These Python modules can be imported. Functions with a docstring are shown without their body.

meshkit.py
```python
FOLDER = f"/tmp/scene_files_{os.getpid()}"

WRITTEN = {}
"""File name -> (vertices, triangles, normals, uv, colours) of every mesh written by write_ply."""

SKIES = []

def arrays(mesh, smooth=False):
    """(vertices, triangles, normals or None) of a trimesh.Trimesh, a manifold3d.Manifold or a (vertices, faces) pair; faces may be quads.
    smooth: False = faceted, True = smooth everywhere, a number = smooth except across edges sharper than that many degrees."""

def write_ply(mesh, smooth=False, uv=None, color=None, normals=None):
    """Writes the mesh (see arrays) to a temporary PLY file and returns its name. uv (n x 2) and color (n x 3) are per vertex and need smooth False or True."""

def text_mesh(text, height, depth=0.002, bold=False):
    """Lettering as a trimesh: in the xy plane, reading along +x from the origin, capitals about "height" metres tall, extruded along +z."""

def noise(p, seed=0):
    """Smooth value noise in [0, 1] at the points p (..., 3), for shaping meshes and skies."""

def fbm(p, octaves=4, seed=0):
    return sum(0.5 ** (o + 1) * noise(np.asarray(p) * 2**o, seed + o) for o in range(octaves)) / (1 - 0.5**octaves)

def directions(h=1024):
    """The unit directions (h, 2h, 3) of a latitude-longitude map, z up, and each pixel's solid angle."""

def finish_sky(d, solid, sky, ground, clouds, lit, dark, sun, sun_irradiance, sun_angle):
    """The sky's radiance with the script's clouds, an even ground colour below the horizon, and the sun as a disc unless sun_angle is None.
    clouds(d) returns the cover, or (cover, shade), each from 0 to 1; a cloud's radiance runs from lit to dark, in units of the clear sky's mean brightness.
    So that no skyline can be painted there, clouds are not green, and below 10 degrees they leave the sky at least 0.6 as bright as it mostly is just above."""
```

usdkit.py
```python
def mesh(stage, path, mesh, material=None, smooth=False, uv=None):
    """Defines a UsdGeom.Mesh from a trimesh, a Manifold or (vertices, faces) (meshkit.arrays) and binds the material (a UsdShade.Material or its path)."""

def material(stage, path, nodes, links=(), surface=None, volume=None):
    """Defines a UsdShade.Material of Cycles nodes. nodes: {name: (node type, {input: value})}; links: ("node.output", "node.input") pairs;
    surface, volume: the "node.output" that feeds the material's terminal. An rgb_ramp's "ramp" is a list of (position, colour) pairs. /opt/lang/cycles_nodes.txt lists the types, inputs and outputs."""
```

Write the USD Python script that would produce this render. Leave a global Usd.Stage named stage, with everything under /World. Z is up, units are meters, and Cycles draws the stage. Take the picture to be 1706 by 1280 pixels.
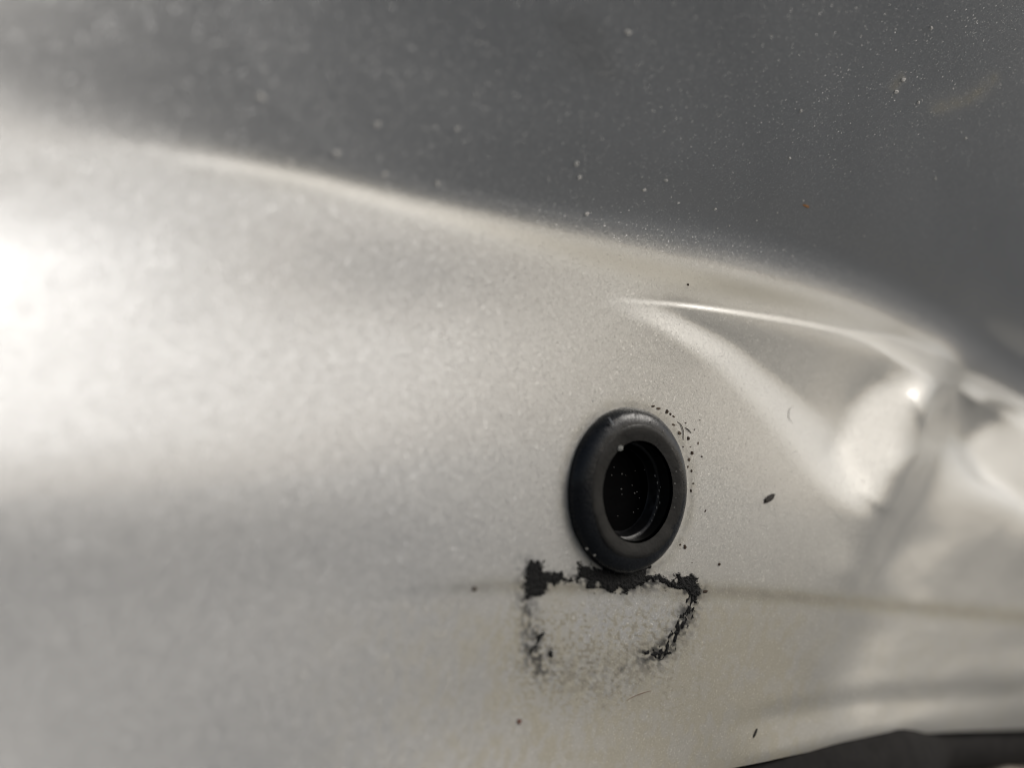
import math, random
import numpy as np, trimesh
import usdkit, meshkit
from pxr import Usd, UsdGeom, UsdLux, UsdShade, Sdf, Gf, Vt
from scipy.fft import dctn, idctn
from scipy.interpolate import PchipInterpolator
from scipy.ndimage import map_coordinates, gaussian_filter

stage = Usd.Stage.CreateInMemory()
UsdGeom.SetStageUpAxis(stage, UsdGeom.Tokens.z)
UsdGeom.SetStageMetersPerUnit(stage, 1.0)
UsdGeom.Xform.Define(stage, '/World')
UsdGeom.Scope.Define(stage, '/World/Looks')
rng = np.random.default_rng(7)

# ------------------------------------------------------------------ camera, sky, sun
CAM = np.array([0.0, 0.0, 1.0])
PITCH = math.radians(8.0)             # camera looks up a little, under the car's opening
FPX = 2281.0                          # focal length in pixels of the 1706 px wide photograph
R = np.array([[1, 0, 0], [0, math.cos(PITCH), -math.sin(PITCH)], [0, math.sin(PITCH), math.cos(PITCH)]])
EXPOSURE = -0.2
SUN_CAM = np.array([0.832, 0.102, 0.545])    # towards the sun, in the camera's frame
SUN = R @ (SUN_CAM / np.linalg.norm(SUN_CAM))
SUN_EL, SUN_ROT = math.asin(SUN[2]), math.atan2(SUN[0], SUN[1])
SUN_I, SUN_ANGLE, SKY_K = 0.34, 26.0, 0.10

cam = UsdGeom.Camera.Define(stage, '/World/camera')
M4 = Gf.Matrix4d(1)
right, fwd, up = R @ [1, 0, 0], R @ [0, 1, 0], R @ [0, 0, 1]
M4.SetRow(0, Gf.Vec4d(*right, 0)); M4.SetRow(1, Gf.Vec4d(*up, 0)); M4.SetRow(2, Gf.Vec4d(*(-fwd), 0)); M4.SetRow(3, Gf.Vec4d(*CAM, 1))
cam.AddTransformOp().Set(M4)
cam.CreateHorizontalApertureAttr(36.0); cam.CreateVerticalApertureAttr(27.0)
cam.CreateFocalLengthAttr(36.0 * FPX / 1706)
cam.CreateClippingRangeAttr(Gf.Vec2f(0.005, 1000))
cam.CreateFStopAttr(11.5); cam.CreateFocusDistanceAttr(0.172)
cam.CreateExposureAttr(EXPOSURE)

def mat(name, nodes, links=(), surface='p.BSDF', **k):
    return usdkit.material(stage, '/World/Looks/' + name, nodes, links, surface=surface, **k)

dome = UsdLux.DomeLight.Define(stage, '/World/sky')
sky = usdkit.material(stage, '/World/Looks/sky_air', {
    's': ('sky_texture', {'sky_type': 'single_scattering', 'sun_disc': False, 'sun_elevation': SUN_EL, 'sun_rotation': SUN_ROT, 'air_density': 1.0, 'aerosol_density': 3.0}),
    'bw': ('rgb_to_bw', {}), 'h': ('mix', {'mix_type': 'mix', 'fac': 0.5, 'color2': (1, 1, 1)}),
    'b': ('background_shader', {'strength': SKY_K})},
    [('s.color', 'bw.color'), ('s.color', 'h.color1'), ('bw.val', 'h.color2'), ('h.color', 'b.color')], surface='b.background')
UsdShade.MaterialBindingAPI.Apply(dome.GetPrim()).Bind(sky)
dome.GetPrim().SetCustomDataByKey('kind', 'structure')

sun = UsdLux.DistantLight.Define(stage, '/World/sun')
sun.CreateNormalizeAttr(True); sun.CreateIntensityAttr(SUN_I); sun.CreateAngleAttr(SUN_ANGLE); sun.CreateColorAttr(Gf.Vec3f(1.0, 0.97, 0.925))
zax = SUN; xax = np.cross([0, 0, 1], zax); xax /= np.linalg.norm(xax); yax = np.cross(zax, xax)
S4 = Gf.Matrix4d(1); S4.SetRow(0, Gf.Vec4d(*xax, 0)); S4.SetRow(1, Gf.Vec4d(*yax, 0)); S4.SetRow(2, Gf.Vec4d(*zax, 0))
sun.AddTransformOp().Set(S4)

# ------------------------------------------------------------------ helpers
used = {}
def numbered(path):
    k = used.get(path, 0); used[path] = k + 1
    return path if k == 0 else f'{path}_{k:03d}'
def tag(prim, label=None, cat=None, group=None, kind=None):
    p = prim.GetPrim() if hasattr(prim, 'GetPrim') else prim
    for key, v in (('label', label), ('category', cat), ('group', group), ('kind', kind)):
        if v: p.SetCustomDataByKey(key, v)
    return p
def thing(name, label, cat, group=None):
    x = UsdGeom.Xform.Define(stage, numbered('/World/' + name))
    return tag(x, label, cat, group)
def obj(name, mesh, m, parent=None, smooth=False, label=None, cat=None, group=None, kind=None):
    path = numbered((str(parent.GetPath()) if parent else '/World') + '/' + name)
    return tag(usdkit.mesh(stage, path, mesh, m, smooth), label, cat, group, kind)
def grid_mesh(name, P, N, F, m, parent, primvars=None, label=None):
    path = numbered(str(parent.GetPath()) + '/' + name)
    ids = np.unique(F); lut = np.full(len(P), -1); lut[ids] = np.arange(len(ids))
    g = UsdGeom.Mesh.Define(stage, path)
    g.CreatePointsAttr(Vt.Vec3fArray.FromNumpy(P[ids].astype(np.float32)))
    g.CreateFaceVertexCountsAttr(Vt.IntArray.FromNumpy(np.full(len(F), F.shape[1], np.int32)))
    g.CreateFaceVertexIndicesAttr(Vt.IntArray.FromNumpy(lut[F].astype(np.int32).ravel()))
    g.CreateSubdivisionSchemeAttr('none')
    g.CreateNormalsAttr(Vt.Vec3fArray.FromNumpy(N[ids].astype(np.float32))); g.SetNormalsInterpolation('vertex')
    for k, v in (primvars or {}).items():
        UsdGeom.PrimvarsAPI(g).CreatePrimvar(k, Sdf.ValueTypeNames.FloatArray, 'vertex').Set(Vt.FloatArray.FromNumpy(v.ravel()[ids].astype(np.float32)))
    UsdShade.MaterialBindingAPI.Apply(g.GetPrim()).Bind(m)
    return tag(g, label)
def sm(x, a=0.0, b=1.0):
    t = np.clip((np.asarray(x, float) - a) / (b - a), 0, 1); return t * t * (3 - 2 * t)
def curve(*pts):
    p = np.array(pts, float); f = PchipInterpolator(p[:, 0], p[:, 1], extrapolate=True)
    lo, hi = p[0, 0], p[-1, 0]; s0, s1 = f.derivative()(lo), f.derivative()(hi)
    return lambda x: np.where(x < lo, p[0, 1] + s0 * (x - lo), np.where(x > hi, p[-1, 1] + s1 * (x - hi), f(np.clip(x, lo, hi))))
def lerp(*pts):
    p = np.array(pts, float); return lambda x: np.interp(x, p[:, 0], p[:, 1])
def gauss(d, s): return np.exp(-0.5 * (d / s) ** 2)
def seg_dist(X, Y, pts):
    """distance to a polyline, and the position along it (0..1)"""
    best, at = np.full(X.shape, 1e9), np.zeros(X.shape); pts = np.array(pts, float)
    L = np.r_[0, np.cumsum(np.linalg.norm(np.diff(pts, axis=0), axis=1))]
    for i in range(len(pts) - 1):
        a, b = pts[i], pts[i + 1]; ab = b - a
        t = np.clip(((X - a[0]) * ab[0] + (Y - a[1]) * ab[1]) / (ab @ ab), 0, 1)
        d = np.hypot(X - a[0] - t * ab[0], Y - a[1] - t * ab[1])
        k = d < best; best[k] = d[k]; at[k] = ((L[i] + t * (L[i + 1] - L[i])) / L[-1])[k]
    return best, at
def poly_sdf(X, Y, pts):
    """signed distance to a polygon, negative inside"""
    p = np.array(pts, float); d, _ = seg_dist(X, Y, np.vstack([p, p[:1]])); ins = np.zeros(X.shape, bool)
    for (x0, y0), (x1, y1) in zip(p, np.roll(p, -1, 0)):
        c = (y0 > Y) != (y1 > Y)
        ins ^= c & (X < x0 + (Y - y0) * (x1 - x0) / (y1 - y0 if y1 != y0 else 1e-9))
    return np.where(ins, -d, d)
def n2(x, y, sc, seed=0, oct=3):
    if np.ndim(x) == 2 and np.size(x) > 400000 and sc >= 20:        # broad noise on the big grid: worked out coarsely
        k = 4; c = n2(x[::k, ::k], y[::k, ::k], sc, seed, oct)
        i_, j_ = np.meshgrid(np.arange(x.shape[0]) / k, np.arange(x.shape[1]) / k, indexing='ij')
        return map_coordinates(c, [i_, j_], order=1, mode='nearest')
    return meshkit.fbm(np.stack([np.asarray(x) / sc, np.asarray(y) / sc, np.zeros(np.shape(x))], -1), oct, seed)

# ------------------------------------------------------------------ the body panel's form
# The pressed sheet is described by the slope of its surface (azimuth, elevation of the normal) and integrated to a relief.
STEP = 2.0
gx, gy = np.arange(-260, 1970, STEP), np.arange(-220, 1480, STEP)
X, Y = np.meshgrid(gx, gy)
yA = curve((-260, 150), (0, 205), (150, 225), (400, 262), (600, 297), (800, 338), (1000, 385), (1150, 420), (1300, 462), (1400, 490), (1500, 530), (1600, 592), (1706, 655), (1900, 790))
yB = curve((0, 210), (200, 243), (480, 292), (700, 348), (900, 400), (1050, 440), (1200, 474))
yC = curve((950, 497), (1100, 505), (1250, 524), (1380, 547), (1450, 565), (1560, 612), (1706, 693), (1900, 810))
yE = curve((900, 1330), (1100, 1301), (1240, 1277), (1352, 1253), (1480, 1228), (1560, 1222), (1706, 1216), (1950, 1206))
yG = curve((1100, 1240), (1240, 1205), (1340, 1180), (1460, 1163), (1706, 1150), (1950, 1145))

def form(X, Y):
    """target azimuth and elevation of the sheet's normal (degrees, in the camera's frame) and how much each place insists on it"""
    a = lerp((-260, 54), (0, 52), (300, 48), (700, 44), (1045, 42.5), (1706, 44))(X); W = np.full(X.shape, 0.35)
    Hx = SUN_CAM / np.linalg.norm(SUN_CAM)
    d = np.stack([(X - 853) / FPX, np.ones(X.shape), (640 - Y) / FPX], -1); d /= np.linalg.norm(d, axis=-1, keepdims=True)
    H = Hx - d; H /= np.linalg.norm(H, axis=-1, keepdims=True)
    aH, eH = np.degrees(np.arctan2(H[..., 0], -H[..., 1])), np.degrees(np.arcsin(H[..., 2]))
    e = 1.0 - 0.0 * Y
    e = e + (1 - sm(X, -350, 780)) * lerp((-220, 1), (100, 1), (290, 2), (430, 14.5), (720, 14.5), (870, 6), (970, 3), (1120, 6), (1300, 9))(Y)
    e = e - 6.5 * gauss(X - 690, 270) * gauss(Y - 435, 80) - 3 * gauss(X - 480, 260) * gauss(Y - 905, 70)
    e = e + 8 * gauss(Y - 1290, 75) * sm(X, 500, 800) * (1 - sm(X, 1100, 1250))
    e = e - 8 * sm(X, 1440, 1560) * gauss(Y - 910, 75) - 3 * sm(X, 1380, 1480) * sm(Y, 960, 1060)
    tri = poly_sdf(X, Y, [(1150, 528), (1300, 552), (1440, 580), (1590, 640), (1440, 640), (1395, 720)])
    e = e - 8 * (1 - sm(tri, -18, 22))
    # overhang above the cove
    v = yA(X) - Y
    phi = lerp((-260, 5), (0, 8), (300, 14), (500, 20), (800, 35), (1706, 45))(X) * sm((v + lerp((0, 52), (300, 38), (700, 36), (950, 30), (1200, 12), (1706, 6))(X)) / lerp((-260, 190), (0, 150), (300, 95), (500, 75), (800, 62), (1000, 80), (1200, 100), (1706, 90))(X), -0.1, 1)
    e = e - phi - 5 * gauss(v - 95, 45) * sm(X, 500, 900); W = W - 0.2 * sm(v, 0, 120)
    # raised roll along the foot of the cove
    b = Y - yB(X)
    amp = sm(X, 100, 520) * (1 - sm(X, 1120, 1240))
    w = lerp((0, 13), (480, 11), (800, 16), (1000, 20), (1200, 12))(X)
    ks = amp * gauss(b, 0.9 * w); e = e + lerp((100, 11), (400, 13), (800, 13), (1200, 12))(X) * ks; W = np.maximum(W, 0.8 * ks)
    # lip of the lower sheet at the seam
    c = Y - yC(X)
    ampc = sm(X, 1000, 1180)
    wc = lerp((1000, 3), (1400, 3.4), (1450, 8), (1500, 19), (1580, 19), (1650, 22), (1706, 26))(X)
    k = ampc * (1 - sm(np.abs(c) / wc, 0.6, 1.5)) * (1 - 0.6 * gauss(X - 1588, 16))
    e = e + k * (eH - e); a = a + 4 * k * sm(X, 1430, 1500); W = np.maximum(W, k)
    # band between seam and cove: the upper sheet's foot
    kb = sm(X, 1000, 1150) * (1 - sm(np.abs(Y - 0.5 * (yA(X) + yC(X))) / np.maximum(0.5 * (yC(X) - yA(X)), 5), 0.5, 1.0))
    e = e + 5 * kb
    # diagonal pressed ridge, and two facets added to catch the sun as bright patches
    dr, tr = seg_dist(X, Y, [(1000, 492), (1110, 535), (1210, 592), (1310, 690), (1400, 790), (1450, 830)])
    k = sm(tr, 0.0, 0.3) * (1 - sm(dr / (12 + 27 * tr), 0.2, 1.6))
    a = a + k * 6; e = e + k * 13; W = np.maximum(W, k)
    halo = 0
    for poly in ([(1462, 640), (1425, 680), (1393, 752), (1432, 800), (1474, 836), (1492, 792), (1540, 752), (1510, 690), (1482, 645)],
                 [(1652, 690), (1612, 742), (1640, 786), (1688, 812), (1740, 850), (1860, 860), (1860, 740), (1740, 712)]):
        dd = poly_sdf(X + 8 * (n2(X, Y, 45, 31) - 0.5), Y + 8 * (n2(X, Y, 45, 37) - 0.5), poly)
        k = 1 - sm(dd, -22, 22)
        a = a + 0.85 * k * (aH - a); e = e + 0.55 * k * (eH - e); W = np.maximum(W, k); halo = np.maximum(halo, (1 - sm(dd, 10, 75)) * (1 - k))
    W = W * (1 - 0.9 * halo)
    # slight waviness of the sheet
    e = e + 20 * (n2(X, Y, 55, 33) - 0.5) * sm(X, 1340, 1480) * sm(Y, 820, 900) + 9 * (n2(X, Y, 190, 35) - 0.5) * sm(v, 20, 120) * sm(X, 400, 900)
    a = a + 10 * (n2(X, Y, 150, 36) - 0.5) * sm(v, 20, 120) * sm(X, 400, 900) + 10 * (n2(X, Y, 60, 38) - 0.5) * sm(X, 1340, 1480) * sm(Y, 820, 900)
    # hollow added between them, shaped to give a dark reflected strip
    dp, tp = seg_dist(X, Y, [(1575, 660), (1500, 850), (1440, 960), (1395, 1110)])
    a = a + 24 * gauss(dp, 25) * (1 - 0.4 * tp); e = e - 8 * gauss(dp, 25)
    # groove and turned-under flange at the foot
    g = Y - yG(X); f = sm(X, 1180, 1300)
    e = e + f * (4 * gauss(g - 12, 12) - 14 * gauss(g + 10, 12))
    ed = yE(X) - Y
    e = e - f * 30 * (1 - sm(ed, -4, lerp((1300, 26), (1500, 30), (1706, 62))(X)))
    return a, e, np.clip(W, 0.03, 1)

a, e, W = form(X, Y)
ar, er = np.radians(a), np.radians(e)
nx, ny, nz = np.sin(ar) * np.cos(er), -np.cos(ar) * np.cos(er), np.sin(er)
U, V = (X - 853) / FPX, (640 - Y) / FPX
den = np.minimum(nx * U + ny + nz * V, -0.16)
gxq, gyq = -nx / den / FPX * STEP, nz / den / FPX * STEP
hh, ww = X.shape
def solve(gxq, gyq, W, q0=None, nit=40):
    """weighted least-squares relief from wanted slopes, by accelerated projection"""
    h, w = W.shape
    lam = (2 * np.cos(np.pi * np.arange(h) / h) - 2)[:, None] + (2 * np.cos(np.pi * np.arange(w) / w) - 2)[None]
    lam[0, 0] = 1
    mx, my = 0.5 * (gxq[:, 1:] + gxq[:, :-1]), 0.5 * (gyq[1:] + gyq[:-1])
    wx, wy = 0.5 * (W[:, 1:] + W[:, :-1]), 0.5 * (W[1:] + W[:-1])
    tx, ty = (mx, my) if q0 is None else (wx * mx + (1 - wx) * np.diff(q0, axis=1), wy * my + (1 - wy) * np.diff(q0, axis=0))
    ox, oy = tx, ty
    for it in range(nit):
        div = np.zeros((h, w))
        div[:, :-1] += tx; div[:, 1:] -= tx; div[:-1] += ty; div[1:] -= ty
        D = dctn(div, type=2, workers=4) / lam; D[0, 0] = 0
        q = idctn(D, type=2, workers=4)
        sx, sy = wx * mx + (1 - wx) * np.diff(q, axis=1), wy * my + (1 - wy) * np.diff(q, axis=0)
        m_ = it / (it + 3.0)
        tx, ty = sx + m_ * (sx - ox), sy + m_ * (sy - oy)
        ox, oy = sx, sy
    return q
qc = solve(2 * gxq[::2, ::2], 2 * gyq[::2, ::2], W[::2, ::2], None, 50)
ii, jj = np.meshgrid(np.arange(hh) / 2, np.arange(ww) / 2, indexing='ij')
q = solve(gxq, gyq, W, map_coordinates(qc, [ii, jj], order=3, mode='nearest'), 4)
GC = (1045, 817)                                   # centre of the plug
q += math.log(0.165) - map_coordinates(q, [[(GC[1] - gy[0]) / STEP], [(GC[0] - gx[0]) / STEP]], order=1)[0]
z = np.exp(q)
Pc = np.stack([z * U, z, z * V], -1)
P = CAM + Pc @ R.T
dPx, dPy = np.gradient(P, axis=1), np.gradient(P, axis=0)
N = np.cross(dPx, dPy); N = N / np.linalg.norm(N, axis=-1, keepdims=True)
if (N[hh // 2, ww // 2] @ (CAM - P[hh // 2, ww // 2])) < 0: N = -N

def at(px, py):
    """point and normal of the panel under a place of it"""
    i = [np.atleast_1d((np.asarray(py, float) - gy[0]) / STEP), np.atleast_1d((np.asarray(px, float) - gx[0]) / STEP)]
    p = np.stack([map_coordinates(P[..., k], i, order=1, mode='nearest') for k in range(3)], -1)
    n = np.stack([map_coordinates(N[..., k], i, order=1, mode='nearest') for k in range(3)], -1)
    return p, n / np.linalg.norm(n, axis=-1, keepdims=True)

# ------------------------------------------------------------------ materials
def paint(name, dirtcol=(0.43, 0.40, 0.325)):
    nodes = {
        'geo': ('geometry', {}), 'vor': ('voronoi_texture', {'scale': 8000.0, 'feature': 'f1'}),
        'vs': ('vector_math', {'math_type': 'subtract', 'vector2': (0.5, 0.5, 0.5)}), 'vk': ('vector_math', {'math_type': 'scale'}), 'sc': ('separate_color', {}), 'gt': ('math', {'math_type': 'greater_than', 'value2': 0.94}), 'am': ('math', {'math_type': 'multiply_add', 'value2': 0.7, 'value3': 0.14}),
        'va': ('vector_math', {'math_type': 'add'}), 'vn': ('vector_math', {'math_type': 'normalize'}),
        'dirt': ('attribute', {'attribute': 'dirt'}), 'tar_and_reflection': ('attribute', {'attribute': 'tar_and_reflection'}),
        'dm': ('mix', {'mix_type': 'mix', 'color1': (0.55, 0.56, 0.572), 'color2': dirtcol}),
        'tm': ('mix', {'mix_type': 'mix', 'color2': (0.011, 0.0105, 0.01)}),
        'mm': ('map_range', {'from_min': 0.0, 'from_max': 1.0, 'to_min': 0.92, 'to_max': 0.25}),
        'tinv': ('math', {'math_type': 'subtract', 'value1': 1.0}), 'mt': ('math', {'math_type': 'multiply'}),
        'ro': ('map_range', {'from_min': 0.0, 'from_max': 1.0, 'to_min': 0.37, 'to_max': 0.58}),
        'cw': ('map_range', {'from_min': 0.0, 'from_max': 1.0, 'to_min': 1.0, 'to_max': 0.25}),
        'p': ('principled_bsdf', {'coat_roughness': 0.06, 'coat_ior': 1.5})}
    links = [('geo.position', 'vor.vector'), ('vor.color', 'vs.vector1'), ('vs.vector', 'vk.vector1'), ('vor.color', 'sc.color'), ('sc.r', 'gt.value1'), ('gt.value', 'am.value1'), ('am.value', 'vk.scale'), ('vk.vector', 'va.vector1'), ('geo.normal', 'va.vector2'), ('va.vector', 'vn.vector1'),
             ('vn.vector', 'p.normal'), ('geo.normal', 'p.coat_normal'), ('dirt.fac', 'dm.fac'), ('dm.color', 'tm.color1'), ('tar_and_reflection.fac', 'tm.fac'), ('tm.color', 'p.base_color'),
             ('dirt.fac', 'mm.value'), ('tar_and_reflection.fac', 'tinv.value2'), ('mm.result', 'mt.value1'), ('tinv.value', 'mt.value2'), ('mt.value', 'p.metallic'),
             ('dirt.fac', 'ro.value'), ('ro.result', 'p.roughness'), ('dirt.fac', 'cw.value'), ('cw.result', 'p.coat_weight')]
    return mat(name, nodes, links)
SILVER = paint('silver_paint')
def plain(name, col, rough=0.5, spec=0.5, nscale=0, nstr=0.0, vary=0.0, dist=0.0003):
    nodes = {'geo': ('geometry', {}), 'p': ('principled_bsdf', {'base_color': col, 'roughness': rough, 'specular_ior_level': spec})}; links = []
    if nscale:
        nodes['n'] = ('noise_texture', {'scale': float(nscale), 'detail': 5.0, 'roughness': 0.6}); links.append(('geo.position', 'n.vector'))
        nodes['b'] = ('bump', {'strength': float(nstr), 'distance': dist}); links += [('n.fac', 'b.height'), ('b.normal', 'p.normal')]
        if vary:
            nodes['r'] = ('rgb_ramp', {'ramp': [(0.3, tuple(c * (1 - vary) for c in col)), (0.7, tuple(c * (1 + vary) for c in col))]}); links += [('n.fac', 'r.fac'), ('r.color', 'p.base_color')]
    return mat(name, nodes, links)
def rubber(name, col, scuff, rough, amount, spec):
    nodes = {'geo': ('geometry', {}), 'n': ('noise_texture', {'scale': 420.0, 'detail': 6.0, 'roughness': 0.65}), 'f': ('noise_texture', {'scale': 2600.0, 'detail': 4.0, 'roughness': 0.6}),
             'r': ('rgb_ramp', {'ramp': [(0.42, (0, 0, 0)), (0.72, (amount,) * 3)]}), 'm': ('mix', {'mix_type': 'mix', 'color1': col, 'color2': scuff}),
             'rr': ('map_range', {'from_min': 0.3, 'from_max': 0.7, 'to_min': rough - 0.1, 'to_max': rough + 0.15}), 'b': ('bump', {'strength': 0.18, 'distance': 0.0002}),
             'p': ('principled_bsdf', {'specular_ior_level': spec})}
    return mat(name, nodes, [('geo.position', 'n.vector'), ('geo.position', 'f.vector'), ('n.fac', 'r.fac'), ('r.color', 'm.fac'), ('m.color', 'p.base_color'), ('f.fac', 'rr.value'), ('rr.result', 'p.roughness'), ('f.fac', 'b.height'), ('b.normal', 'p.normal')])
RUBBER = rubber('black_rubber', (0.004, 0.0047, 0.006), (0.016, 0.018, 0.021), 0.2, 0.2, 0.34)
RUBBER_FACE = rubber('dusty_rubber', (0.005, 0.0048, 0.0043), (0.016, 0.0148, 0.012), 0.4, 0.45, 0.25)
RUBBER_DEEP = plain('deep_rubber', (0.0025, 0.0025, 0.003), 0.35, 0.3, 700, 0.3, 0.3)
TAR = plain('black_glue', (0.006, 0.006, 0.006), 0.5, 0.14, 2600, 0.9, 0.5)
SEAL = plain('dark_seal', (0.017, 0.0155, 0.0145), 0.8, 0.1, 400, 0.3, 0.3)
TRIM = plain('brown_grey_trim', (0.26, 0.22, 0.175), 0.5, 0.4, 300, 0.3, 0.3)
CRUMB = plain('brown_grit', (0.05, 0.032, 0.02), 0.8, 0.3)
CRUMB2 = plain('tan_grit', (0.11, 0.08, 0.055), 0.8, 0.3)
DARKBIT = plain('dark_plant_bit', (0.035, 0.03, 0.024), 0.7, 0.3, 2500, 0.6, 0.4)
ORANGE = plain('orange_flake', (0.55, 0.28, 0.12), 0.6, 0.3)
DUST_GLINT = plain('pale_dust_and_glint', (0.8, 0.77, 0.72), 0.5, 0.3)  # real dust, and pale grains that stand in for glints
DUST_GLINT2 = plain('grey_dust_and_glint', (0.2, 0.195, 0.18), 0.7, 0.3)  # dust in the plug, and the glints painted on its inner wall
RUST = plain('red_brown_bit', (0.2, 0.11, 0.085), 0.8, 0.2)

gm = trimesh.creation.box((60, 60, 0.1)); gm.apply_translation((0, 0, 0.40))
obj('ground', gm, plain('asphalt', (0.135, 0.14, 0.142), 0.85, 0.3, 3, 0.2, 0.15), kind='structure')

# ------------------------------------------------------------------ dirt on the paint, with a painted reflection and crease warmth
dirt = 0.03 + 0.06 * n2(X, Y, 300, 3) + 0.45 * sm(X, 600, 1150) * sm(Y - yA(X), -30, 40) + 0.42 * gauss(Y - yB(X), 20) * sm(X, 150, 500) * (1 - sm(X, 1250, 1500))  # last term paints the warmth of the crease highlight in beige
dirt = np.maximum(dirt, 0)
low = sm(Y, 880, 1080) * sm(X, 330, 900) * (1 - 0.75 * sm(X, 1250, 1420))
dirt += 0.42 * low * (0.25 + 0.8 * n2(X, Y, 40, 5) + 0.9 * sm(n2(X + 0.2 * Y, 0.4 * Y, 9, 6), 0.4, 0.7) * sm(Y, 985, 1020))
lineY = curve((300, 1000), (620, 985), (870, 978), (1170, 985), (1400, 1003), (1706, 1028), (1950, 1040))
ld = Y - lineY(X)
ld = Y - lineY(X); dirt += 0.5 * gauss(ld, 10) * sm(X, 700, 900) * (0.4 + n2(X, Y, 14, 19))
spk = sm(n2(X, Y, 5, 81) * (0.8 + 0.4 * n2(X, Y, 60, 83)), 0.52, 0.66); dirt += 0.75 * spk * sm(Y, 970, 1060) * (1 - sm(Y, 1130, 1240)) * sm(X, 800, 880) * (1 - sm(X, 1120, 1260))
cl, _ = seg_dist(X, Y, [(1000, 1035), (1085, 1020)]); dirt -= 0.35 * (1 - sm(cl, 25, 75)) * (0.5 + n2(X, Y, 12, 21))
for pts, w_, k_ in (([(1560, 180), (1610, 168), (1645, 140), (1657, 128)], 7, .45), ([(1490, 145), (1500, 128)], 6, .5), ([(1560, 175), (1640, 150)], 16, .15)):
    dd, _ = seg_dist(X, Y, pts); dirt += k_ * gauss(dd, w_) * (0.4 + n2(X, Y, 8, 51))
ring = np.hypot((X - 1045) / 105, (Y - 817) / 140)
dirt += 0.35 * gauss(ring - 1.04, 0.06) * n2(X, Y, 9, 61)
dirt = np.clip(dirt, 0, 1)
tar_and_reflection = np.zeros(X.shape)  # glue and dirt stains, plus one painted dark reflection
tar_and_reflection += 0.38 * gauss(ld, 9) * sm(X, 560, 840) * (0.35 + 0.65 * n2(X, Y, 14, 9)) * (1 - 0.35 * sm(X, 1250, 1450))
for x_, y_, rx_, ry_, k_ in ((889, 1017, 9, 9, .35), (878, 1059, 8, 14, .5), (916, 1088, 5, 12, .5), (903, 1098, 5, 4, .4), (881, 1112, 5, 8, .3), (916, 1112, 6, 6, .3), (900, 1062, 8, 8, .5), (888, 1082, 8, 9, .5), (880, 1000, 6, 14, .4),
        (1140, 1030, 14, 30, .3), (1115, 1075, 16, 14, .3), (1090, 1085, 16, 10, .25), (954, 947, 5, 5, .25), (1040, 1112, 6, 6, .35), (1022, 1108, 4, 4, .3), (1036, 1118, 3, 5, .35), (985, 1148, 4, 4, .3), (1005, 1178, 4, 6, .25), (1060, 1120, 4, 4, .3)):
    tar_and_reflection += k_ * gauss(np.hypot((X - x_) / rx_, (Y - y_) / ry_), 0.7) * (0.3 + 1.1 * n2(X, Y, 7, 71))
for pts, w_, k_ in (([(880, 945), (876, 1000), (882, 1040), (884, 1085), (900, 1112)], 13, .55), ([(884, 950), (930, 962), (975, 962)], 8, .5), ([(980, 962), (1040, 976), (1076, 964)], 13, .7), ([(1085, 966), (1125, 972), (1158, 978)], 9, .5),
                    ([(1155, 985), (1146, 1022), (1134, 1048), (1118, 1070), (1100, 1090), (1078, 1092)], 13, .65), ([(900, 1110), (950, 1125), (1010, 1130), (1075, 1105)], 30, .24)):
    dd, _ = seg_dist(X, Y, pts); tar_and_reflection += 1.25 * k_ * gauss(dd, w_) * sm(n2(X, Y, 6, 75, 4), 0.30, 0.68)
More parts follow.
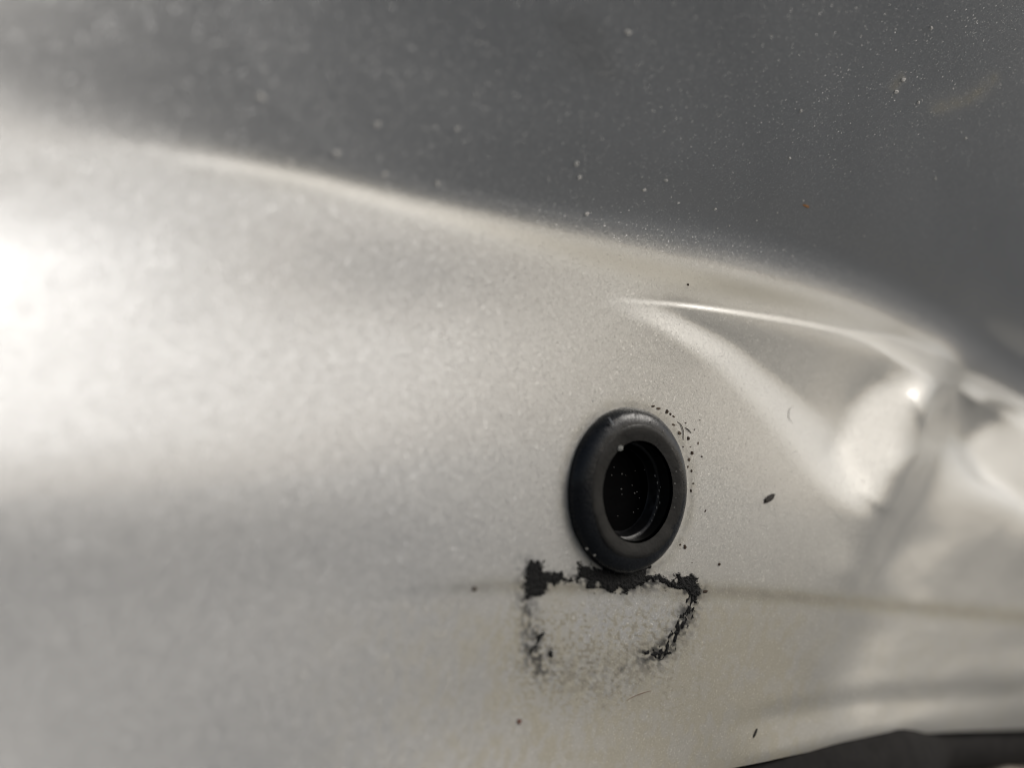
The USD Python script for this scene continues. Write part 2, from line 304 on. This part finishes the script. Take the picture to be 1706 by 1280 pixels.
tar_and_reflection += 0.24 * sm(n2(X, Y, 5, 81) * (0.8 + 0.4 * n2(X, Y, 60, 83)), 0.62, 0.72) * sm(Y, 960, 1040) * (1 - sm(Y, 1120, 1220)) * sm(X, 830, 900) * (1 - sm(X, 1100, 1200))
tar_and_reflection += 0.35 * gauss(ring - 1.02, 0.03) * n2(X, Y, 10, 91)
dark_refl = poly_sdf(X, Y, [(900, 30), (960, 10), (1010, 40), (1035, 130), (1000, 140), (950, 110)]); tar_and_reflection += 0.34 * (1 - sm(dark_refl, -25, 25))  # dark reflection on the upper sheet, painted into its colour
gd = Y - (yG(X) + 4); tar_and_reflection += 0.3 * gauss(gd, 9) * sm(X, 1260, 1420) * n2(X, Y, 30, 93)
tar_and_reflection = np.clip(tar_and_reflection, 0, 0.92)

# ------------------------------------------------------------------ the car body panel
I = np.arange(hh * ww).reshape(hh, ww)
quads = np.stack([I[:-1, :-1], I[1:, :-1], I[1:, 1:], I[:-1, 1:]], -1)
cx_, cy_ = X[:-1, :-1] + STEP / 2, Y[:-1, :-1] + STEP / 2
gp, gn = at(*GC); gp, gn = gp[0], gn[0]
jE = np.clip(np.ceil((yE(gx) - gy[0]) / STEP).astype(int), 0, hh - 4)       # the sheet ends on the curve itself
edgeP, edgeN = at(gx, yE(gx))
for k in range(3): P[jE + k, np.arange(ww)] = edgeP
rows = np.arange(hh - 1)[:, None]
ctr = 0.25 * (P[:-1, :-1] + P[1:, :-1] + P[1:, 1:] + P[:-1, 1:])
hole = np.linalg.norm(ctr - gp, axis=-1) < 0.0076
keep = (rows < np.maximum(jE[1:], jE[:-1])[None]) & ~hole
split = np.where(cx_ > 1000, np.minimum(yC(cx_) - 3, 1e9), yB(cx_) - 6)
split = np.where((cx_ > 900) & (cx_ <= 1000), yB(cx_) - 6 + (yC(cx_) - 3 - yB(cx_) + 6) * sm(cx_, 900, 1000), split)
upper = keep & (cy_ < split); flange = keep & (cy_ > yG(cx_)) & (cx_ > 1180); lower = keep & ~upper & ~flange
body = thing('car_body', 'silver metallic painted car body sheet with cove, seam and pressed ridge, filling the photo', 'car body')
PV = {'dirt': dirt, 'tar_and_reflection': tar_and_reflection}
Pf, Nf = P.reshape(-1, 3), N.reshape(-1, 3)
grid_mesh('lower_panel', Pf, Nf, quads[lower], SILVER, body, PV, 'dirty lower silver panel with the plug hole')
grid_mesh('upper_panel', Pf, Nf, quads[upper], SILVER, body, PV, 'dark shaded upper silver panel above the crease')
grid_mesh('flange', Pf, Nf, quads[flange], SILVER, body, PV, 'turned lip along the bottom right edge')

rimP = np.stack([edgeP, edgeP - edgeN * 0.0012 - np.array([0, 0, 0.0002]), edgeP - edgeN * 0.004 + np.array([0, 0, 0.0015])], 1)
ei = np.arange(ww * 3).reshape(ww, 3)
obj('edge_return', (rimP.reshape(-1, 3), np.vstack([np.stack([ei[:-1, k], ei[1:, k], ei[1:, k + 1], ei[:-1, k + 1]], -1) for k in (0, 1)])), SILVER, body)

# ------------------------------------------------------------------ seal and sill under the lower edge
def tube(pts, rad, n=16, seed=0, wob=0.0):
    """a round bar through the points; rad may vary along it"""
    p = np.asarray(pts, float); rad = np.broadcast_to(rad, len(p))
    t = np.gradient(p, axis=0); t /= np.linalg.norm(t, axis=1, keepdims=True)
    u = np.cross(t, gn); u /= np.linalg.norm(u, axis=1, keepdims=True); w = np.cross(u, t)
    th = np.linspace(0, 2 * np.pi, n, endpoint=False)
    v = (p[:, None] + rad[:, None, None] * (np.cos(th)[None, :, None] * u[:, None] + np.sin(th)[None, :, None] * w[:, None])).reshape(-1, 3)
    if wob: v = v + (np.stack([meshkit.fbm(v / (4 * rad.max()), 3, seed + k) for k in range(3)], -1) - 0.5) * wob
    i = np.arange(len(p) * n).reshape(len(p), n)
    f = np.stack([i[:-1], i[1:], np.roll(i[1:], -1, 1), np.roll(i[:-1], -1, 1)], -1).reshape(-1, 4)
    f = np.vstack([f[:, [0, 1, 2]], f[:, [0, 2, 3]]])
    c0, c1 = len(v), len(v) + 1
    v = np.vstack([v, p[:1], p[-1:]])
    f = np.vstack([f, np.stack([np.full(n, c0), i[0], np.roll(i[0], -1)], -1), np.stack([np.full(n, c1), np.roll(i[-1], -1), i[-1]], -1)])
    return trimesh.Trimesh(v, f, process=False)
def behind(px, py, back):
    """a point on the sight line of a place of the edge, set back behind the sheet's edge there"""
    p, n = at(px, np.minimum(py, yE(px)))
    d = np.stack([(np.asarray(px) - 853) / FPX, np.ones(len(np.atleast_1d(px))), (640 - np.asarray(py)) / FPX], -1)
    zc = ((p - CAM) @ R)[:, 1] + back
    return CAM + (d * zc[:, None]) @ R.T
xs = np.linspace(1000, 1960, 50)
seal = thing('door_seal', 'dark rubber door seal tucked behind the lower right edge of the silver panel', 'door seal')
tp_ = sm(xs, 1430, 1560)
obj('bulb', tube(behind(xs, yE(xs) + 60 - 36 * tp_, 0.012), 0.0105 - 0.0062 * tp_, 24), SEAL, seal, True)
obj('clip_rail', tube(behind(xs[:28], yE(xs[:28]) + 190, 0.016), 0.009, 16), SEAL, seal, True)
xs2 = np.linspace(1490, 2000, 40)
sill = thing('sill_strip', 'blurred brown-grey sill strip below the dark seal in the bottom right corner', 'sill strip')
rr = 0.021 * np.sqrt(sm(np.arange(40), -1, 4)) + 0.0005
obj('cap', tube(behind(xs2, lerp((1490, 1402), (1706, 1408), (2000, 1440))(xs2), 0.04), rr, 32), TRIM, sill, True)
obj('rail', tube(behind(xs2[2:], lerp((1490, 1560), (1706, 1580), (2000, 1640))(xs2[2:]), 0.045), 0.012, 20), TRIM, sill, True)

# ------------------------------------------------------------------ rubber plug
t1 = np.cross([0, 0, 1.0], gn); t1 /= np.linalg.norm(t1); t2 = np.cross(gn, t1)
B = np.stack([t1, t2, gn], 1)
def place(mesh, p=gp, basis=B):
    m = mesh.copy(); m.vertices = m.vertices @ basis.T + p; return m
def revolve(profile, sections=128, seed=0, wob=0.00006, sc=0.0035, shift=(0, 0)):
    m = trimesh.creation.revolve(np.array(profile) * 0.001, sections=sections)
    m.merge_vertices()
    v = m.vertices
    dv = np.stack([meshkit.fbm(v / sc, 3, seed + k) - 0.5 for k in range(3)], 1) * wob * 2
    m.vertices = v + dv + np.array([*shift, 0]) * 0.001
    return m
def arc(cr, cz, r, a0, a1, n=10):
    return [(cr + r * math.cos(math.radians(t)), cz + r * math.sin(math.radians(t))) for t in np.linspace(a0, a1, n)]
plug = thing('rubber_plug', 'round black rubber drain plug with a hollow centre set in the silver panel', 'rubber plug')
lip = [(7.4, -0.9), (9.9, -0.3), (10.05, 0.1), (10.0, 0.5), (9.82, 0.9), (9.5, 1.28), (9.1, 1.55), (8.6, 1.74), (8.1, 1.84), (7.6, 1.86), (7.4, 1.0), (7.4, -0.9)]
obj('outer_lip', place(revolve(lip, 192, 1, 0.00012)), RUBBER, plug, 40)
face = [(8.15, -0.8), (5.9, -0.8), (5.9, 1.5)] + arc(6.2, 1.5, 0.3, 180, 95, 6) + [(7.0, 1.87), (7.6, 1.91), (8.0, 1.87), (8.12, 1.78), (8.15, 1.2), (8.15, -0.8)]
obj('face_ring', place(revolve(face[::-1], 192, 5, 0.00012, 0.004, (0.08, -0.12))), RUBBER_FACE, plug, 40)
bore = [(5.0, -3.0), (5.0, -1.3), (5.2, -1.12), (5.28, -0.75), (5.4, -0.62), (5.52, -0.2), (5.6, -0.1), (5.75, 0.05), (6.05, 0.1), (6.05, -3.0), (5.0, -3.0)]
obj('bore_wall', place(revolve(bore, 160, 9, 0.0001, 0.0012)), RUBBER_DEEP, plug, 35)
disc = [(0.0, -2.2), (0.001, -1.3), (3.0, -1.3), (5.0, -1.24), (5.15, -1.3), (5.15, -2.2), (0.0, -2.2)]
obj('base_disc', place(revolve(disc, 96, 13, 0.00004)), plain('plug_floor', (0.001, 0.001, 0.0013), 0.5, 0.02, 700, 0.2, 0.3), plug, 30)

# ------------------------------------------------------------------ black glue left on the paint
glue = thing('glue_residue', 'black crumbly glue outline of a torn square sticker under the rubber plug', 'glue residue')
def crust(name, box, sdf, thick, rough, seed, label=None, res=0.8, m=TAR, streak=None):
    """a thin torn crust on the sheet: sdf is its outline, roughened; thick in metres"""
    x0, y0, x1, y1 = box
    xx, yy = np.meshgrid(np.arange(x0, x1, res), np.arange(y0, y1, res))
    s_ = sdf(xx, yy) + rough * ((n2(xx, yy, 5.5, seed, 4) - 0.5) * 2.6 + 0.9 * (rng.random(xx.shape) - 0.5)) + (streak(xx, yy) if streak else 0)
    p, n = at(xx.ravel(), yy.ravel())
    h = thick * sm(-s_, 0, 5) * (0.45 + 1.1 * n2(xx, yy, 4.5, seed + 3, 3)) + 0.00002
    h = np.where(s_ > 0, -0.00004, h)
    v = p + n * h.ravel()[:, None]
    i = np.arange(xx.size).reshape(xx.shape)
    qd = np.stack([i[:-1, :-1], i[1:, :-1], i[1:, 1:], i[:-1, 1:]], -1)
    ok = np.minimum.reduce([s_[:-1, :-1], s_[1:, :-1], s_[1:, 1:], s_[:-1, 1:]]) < 0
    f = qd[ok]
    ids = np.unique(f); lut = np.full(xx.size, -1); lut[ids] = np.arange(len(ids))
    obj(name, (v[ids], lut[f]), m, glue, True, label)
def poly(pts): return lambda x, y: poly_sdf(x, y, pts)
def stroke(pts, w0, w1=None):
    def f(x, y):
        d, t = seg_dist(x, y, pts); return d - (w0 + ((w1 if w1 is not None else w0) - w0) * t)
    return f
def union(*fs): return lambda x, y: np.minimum.reduce([f(x, y) for f in fs])
crust('crust', (860, 925, 990, 1005), union(poly([(880, 934), (905, 937), (904, 950), (936, 957), (940, 966), (923, 975), (912, 971), (914, 981), (901, 993), (872, 1001), (875, 966)]),
      stroke([(936, 964), (945, 968), (961, 967), (969, 959), (982, 953)], 3.0, 4.0)), 0.00006, 6.5, 3, 'thick black crust at the left corner')
crust('crust', (950, 925, 1090, 1005), poly([(966, 940), (1000, 950), (1030, 953), (1060, 948), (1082, 944), (1078, 968), (1065, 980), (1051, 983), (1042, 988), (1032, 983), (1020, 986), (1003, 979), (996, 974), (990, 984), (978, 980), (980, 964), (962, 966)]),
      0.00008, 7.0, 11, 'ragged black crust directly under the plug')
crust('crust', (1070, 945, 1180, 1015), union(stroke([(1081, 962), (1094, 964)], 5), stroke([(1100, 967), (1107, 969)], 4), stroke([(1113, 973), (1121, 973)], 6),
      poly([(1124, 961), (1131, 958), (1140, 964), (1150, 957), (1165, 967), (1164, 989), (1158, 1004), (1150, 991), (1137, 984), (1127, 979)])), 0.00009, 6.5, 17, 'thick black crust at the right corner')
crust('crust', (1060, 980, 1175, 1125), stroke([(1154, 990), (1146, 1021), (1134, 1046), (1119, 1068), (1102, 1092)], 10, 12), 0.00006, 5.0, 23, 'scraped black streak down the right side',
      streak=lambda x, y: 5 + 40 * (n2(x + 0.45 * y, (y - 2 * x) * 0.25, 4, 41, 4) - 0.40))
crust('crust', (1065, 1070, 1125, 1110), stroke([(1110, 1088), (1095, 1092), (1076, 1090)], 5, 3), 0.00006, 4.0, 29, None,
      streak=lambda x, y: 26 * (n2(x, y, 4, 43, 4) - 0.42))
crust('crust', (868, 1045, 930, 1120), union(stroke([(902, 1058), (897, 1070), (884, 1090)], 3.2), stroke([(915, 1076), (917, 1094)], 2.8)), 0.00006, 4.0, 37, 'broken black smear down the left side',
      streak=lambda x, y: 14 * (n2(x, y, 5, 47, 4) - 0.45))

# ------------------------------------------------------------------ loose bits on the paint, and pale grains standing in for glints
def bit(px, py, rx, ry, ang, seed, flat=0.45, lift=0.2, surf=at, sub=1):
    """an irregular grain lying on the sheet; rx, ry in pixels of the photograph"""
    p, n = surf(px, py); p, n = p[0], n[0]
    zc = ((p - CAM) @ R)[1]; k = zc / FPX
    w = np.cross(n, R @ np.array([0, 1.0, 0])); view = R @ np.array([0, -1.0, 0])
    u = np.cross([0, 0, 1.0], n); u /= np.linalg.norm(u); w = np.cross(n, u)
    m = trimesh.creation.icosphere(subdivisions=sub)
    v = m.vertices * (0.75 + 0.5 * np.random.default_rng(seed).random(len(m.vertices)))[:, None]
    fs = 1 / max(abs(u @ (R @ [1, 0, 0])), 0.4)
    ca, sa = math.cos(ang), math.sin(ang)
    a_, b_ = v[:, 0] * rx, v[:, 1] * ry
    xx, yy = (a_ * ca - b_ * sa) * fs, (a_ * sa + b_ * ca)
    sgn = 1 if u @ (R @ [1, 0, 0]) > 0 else -1
    hz = v[:, 2] * min(rx, ry) * flat + min(rx, ry) * lift
    m.vertices = p + k * (np.outer(xx * sgn, u) + np.outer(yy, w) + np.outer(hz, n))
    return m
def fibre(pts, r, m, name, label, cat, group=None):
    t = np.linspace(0, 1, len(pts)); tt = np.linspace(0, 1, 24)
    x, y = PchipInterpolator(t, [q[0] for q in pts])(tt), PchipInterpolator(t, [q[1] for q in pts])(tt)
    p, n = at(x, y)
    k = 0.165 / FPX
    pr = r * k * (0.4 + 0.6 * np.sin(np.pi * np.clip(tt, 0.06, 0.94)))
    obj(name, tube(p + n * (0.6 * r * k + 0.00006 * np.sin(np.pi * tt))[:, None], pr, 6), m, None, True, label, cat, group)

obj('plant_bit', bit(1281, 831, 11.5, 4.2, 0.62, 5, 0.5, 0.3, sub=2), DARKBIT, None, True, 'dark leaf fragment lying on the clean paint right of the plug', 'leaf fragment')
obj('plant_bit', bit(1258, 1222, 7.5, 2.0, 1.1, 6, 0.6, 0.3, sub=2), DARKBIT, None, True, 'thin dark splinter near the flange at the bottom edge', 'splinter')
obj('paint_flake', bit(1343, 343, 7, 2.2, -0.1, 7, 0.4, 0.2, sub=2), ORANGE, None, False, 'orange-brown flake on the dark upper panel', 'flake')
obj('grit', bit(1146, 474, 1.9, 2.0, 0, 8), CRUMB, None, False, 'single dark grain at the end of the pale crease line above the plug', 'grit')
obj('grit', bit(865, 1203, 3.6, 4.2, 0, 9), RUST, None, False, 'red-brown grain alone on the paint at lower left of the glue outline', 'grit')
obj('grit', bit(790, 982, 4, 3.5, 0, 10), CRUMB, None, False, 'blurred dark grain on the dirt line left of the glue corner', 'grit')
obj('grit', bit(1198, 941, 2.6, 2.4, 0.5, 12), CRUMB, None, False, 'lone dark grain above the right corner of the glue outline', 'grit')
obj('grit', bit(1175, 986, 4.5, 2.4, 0.1, 14), CRUMB, None, False, 'brown grain on the dirt line touching the right glue corner', 'grit')
fibre([(1322, 677), (1314, 684), (1313, 694), (1320, 706)], 0.4, CRUMB2, 'fibre', 'thin curved hair on the diagonal pressed ridge', 'hair')
fibre([(1044, 1168), (1058, 1160), (1072, 1155), (1084, 1152)], 0.5, RUST, 'fibre', 'faint red-brown fibre lying almost level below the glue outline', 'fibre')
fibre([(1128, 703), (1135, 710), (1138, 722), (1138, 734)], 0.7, CRUMB, 'fibre', 'fine dark thread curving beside the upper right rim of the plug', 'fibre')
fibre([(1141, 713), (1146, 716), (1151, 722)], 0.8, CRUMB, 'fibre', 'short straight dark thread right of the curved thread by the plug', 'fibre')
GR = 'dirt crumbs beside the plug'
rs0 = random.Random(11)
for i, (x, y, rx, ry, an) in enumerate([(1097, 681, 4.2, 2, 0), (1111, 686, 2.4, 3.6, -.4), (1122, 694, 3.4, 1.6, -.4), (1117, 690, 1.8, 1.8, 0), (1122, 708, 4, 2, -.5), (1132, 722, 3.4, 4.4, .4), (1147, 731, 2.4, 2.8, .3),
        (1142, 705, 2.4, 1.4, .2), (1157, 716, 1.4, 1.2, 0), (1163, 739, 1.2, 2.6, 0), (1153, 755, 2.4, 3, 0), (1169, 761, 1.6, 1.4, 0), (1148, 766, 1.8, 2, 0), (1152, 785, 1.5, 2.2, 0), (1146, 778, 1.6, 2.4, 0), (1155, 806, 2, 1.4, 0), (1151, 818, 1.4, 1.8, 0),
        (1088, 677, 3.6, 2, 0), (1141, 912, 2, 3, .3), (1133, 908, 1.4, 1.4, 0), (1153, 938, 1.3, 1.2, 0), (1175, 852, 1.2, 2, 0), (1166, 700, 1.3, 1.3, 0), (1138, 745, 1.5, 1.5, 0), (1150, 745, 1.2, 1.2, 0)]):
    own_c = {0: 'topmost brown crumb just off the upper right rim of the plug', 5: 'largest dark brown crumb against the upper right rim of the plug', 4: 'flat brown crumb touching the rim above the largest crumb', 6: 'second largest dark crumb, right of and below the largest one',
             10: 'round brown crumb right of the plug, level with the top of its opening', 18: 'dark crumb beside the lower right rim of the plug', 11: 'tiny dark crumb farthest right of the plug rim'}
    k_ = 0.75 + 0.5 * rs0.random()
    obj('crumb', bit(x, y, rx * k_, ry * k_, an + rs0.uniform(-.5, .5), 100 + i), CRUMB if rs0.random() < 0.6 else CRUMB2, None, False, own_c.get(i, 'tiny brown dirt crumb on the paint around the right rim of the plug'), 'crumb', None if i in own_c else GR)
ups = [(1109, 300, 3), (1191, 348, 3), (1130, 338, 2.4), (977, 356, 4), (1123, 383, 1.8), (1215, 376, 1.8), (1518, 331, 1.8), (1357, 409, 1.6), (1439, 393, 1.8), (1623, 380, 1.6), (1398, 395, 1.6), (1558, 297, 2.4), (1334, 184, 3.4), (1315, 263, 3), (1609, 230, 2.6),
       (1505, 132, 4), (1493, 152, 4), (1073, 316, 3.4), (965, 295, 4), (960, 272, 4.5), (1551, 46, 3.6), (1295, 354, 1.5), (1260, 367, 1.6), (1163, 351, 1.4), (1195, 380, 1.6), (1451, 358, 1.4), (1338, 334, 2), (1530, 170, 3), (480, 272, 6), (433, 160, 6), (628, 207, 5), (640, 290, 4), (760, 214, 4), (560, 255, 5), (728, 305, 4), (1046, 53, 5)]
own = {(1334, 184): 'pale speck high above the orange flake, alone in the dark area', (1315, 263): 'small pale speck midway between the orange flake and the lone speck above it', (1338, 334): 'pale speck touching the orange flake on its upper left',
       (1505, 132): 'upper of two pale specks left of the curved scuff near the top right', (1493, 152): 'lower of two pale specks left of the curved scuff near the top right', (1530, 170): 'pale speck between the two-speck pair and the curved scuff',
       (1609, 230): 'pale speck under the curved scuff near the right edge', (1623, 380): 'pale speck lowest and nearest the right edge of the dark panel', (1551, 46): 'pale speck near the top edge above the curved scuff', (1046, 53): 'blurred pale smear near the top edge, right of centre',
       (480, 272): 'large blurred pale speck right on the crease highlight at left', (433, 160): 'large blurred pale speck highest above the left half of the crease', (1518, 331): 'bright sharp speck right of the orange flake', (1109, 300): 'largest sharp speck above the end of the crease highlight'}
for i, (x, y, r) in enumerate(ups):
    if (x, y) in own: lb, gp_ = own[(x, y)], None
    elif x < 800: lb, gp_ = 'blurred pale dust speck just above the left half of the crease', 'blurred dust specks above the left half of the crease'
    elif x < 1280: lb, gp_ = 'small pale dust speck in the cluster above the crease over the plug', 'dust specks clustered above the crease over the plug'
    else: lb, gp_ = 'tiny pale dust speck below or beside the orange flake on the dark panel', 'dust specks around the orange flake'
    obj('dust_glint_speck', bit(x, y, r * 1.0, r * 0.75, 0.4 * (i % 7), 300 + i, 0.5, 0.25), DUST_GLINT, None, False, lb, 'dust speck', gp_)
LOWG = 'painted glints on the lower panel'
for i, (x, y, r) in enumerate([(735, 558, 3.2), (785, 462, 3), (400, 655, 3.4), (751, 575, 2.4), (590, 500, 3), (1322, 754, 1.6), (1240, 640, 1.4), (1120, 640, 1.5), (1082, 590, 1.6), (1278, 520, 1.4), (1264, 536, 1.6), (1245, 505, 1.5), (988, 668, 2.6), (930, 570, 2.4)]):  # light glints on the metallic paint, put in as pale grains
    obj('dust_glint_speck', bit(x, y, r * 0.7, r * 0.6, 0.5 * i, 400 + i, 0.5, 0.25), DUST_GLINT, None, False, 'tiny pale grain standing in for a glint on the lighter lower panel', 'dust speck', LOWG)

def in_plug(depth):
    def f(px, py):
        d = R @ np.array([(px - 853) / FPX, 1, (640 - py) / FPX]); t = ((gp + gn * depth - CAM) @ gn) / (d @ gn)
        return (CAM + d * t)[None], gn[None]
    return f
PG = 'dust specks on the floor inside the plug'
rs = random.Random(4)
spots = [(1073, 783, 1.5), (1036, 790, 1.2), (1023, 779, 0.8), (1035, 815, 1.3), (1053, 809, 0.9), (1057, 822, 1.3), (1061, 820, 1.1), (1065, 830, 0.9), (1055, 854, 1.0), (1063, 848, 0.8), (1081, 850, 0.9), (1078, 853, 1), (1082, 835, 0.9), (1036, 824, 0.8), (1088, 797, 0.8), (1066, 758, 0.8), (1058, 785, 0.7), (1042, 792, 0.7), (1019, 792, 0.7), (1029, 860, 0.7)]
for i, (x, y, r) in enumerate(spots):
    obj('dust_glint_speck', bit(x, y, r, r * 0.8, i, 500 + i, 0.6, 0.3, in_plug(-0.0013)), DUST_GLINT2, None, False, 'minute pale dust speck on the black floor inside the plug', 'dust speck', PG)
for i, (x, y, r) in enumerate([(1091, 793, 1.2), (1095, 805, 1.4), (1098, 818, 1.3), (1096, 828, 1.6), (1099, 838, 1.3), (1094, 846, 1.4), (1090, 858, 1.1), (1099, 850, 1.1), (1086, 868, 1), (1100, 812, 0.9)]):  # wall glints put into pale colour, together with the dust there
    obj('dust_glint_speck', bit(x, y, r * 0.7, r * 1.7, 0.1, 540 + i, 0.6, 0.3, in_plug(0.0002)), DUST_GLINT2, None, False, 'pale streak of dust and painted glint on the right inner wall of the plug', 'dust speck', 'dust and painted glints on the inner wall of the plug')
RG = 'dust specks on the face of the plug'
for i, (x, y, r) in enumerate([(1064, 689, 1.6), (1084, 703, 1.4), (1104, 718, 1.8), (1086, 719, 1.6), (1026, 700, 1.8), (1126, 786, 1.6), (1124, 806, 1.4), (1126, 830, 1.3), (1123, 846, 1.2), (977, 915, 2.2), (990, 926, 2)]):
    obj('dust_glint_speck', bit(x, y, r, r * 0.8, i, 600 + i, 0.6, 0.3, in_plug(0.0018)), DUST_GLINT2, None, False, 'pale dust speck stuck on the black rubber face of the plug', 'dust speck', RG)
obj('lint', bit(1033, 747, 5, 4, 0.5, 701, 0.5, 0.2, in_plug(0.0018), 2), plain('grey_lint', (0.25, 0.25, 0.23), 0.9, 0.2), None, False, 'grey lint tuft on the upper left edge of the plug opening', 'lint')
obj('lint', bit(1018, 702, 7, 1.6, -0.9, 702, 0.5, 0.2, in_plug(0.0018), 2), plain('pale_lint', (0.22, 0.23, 0.24), 0.9, 0.2), None, False, 'pale streak of lint across the upper left rim of the plug', 'lint')
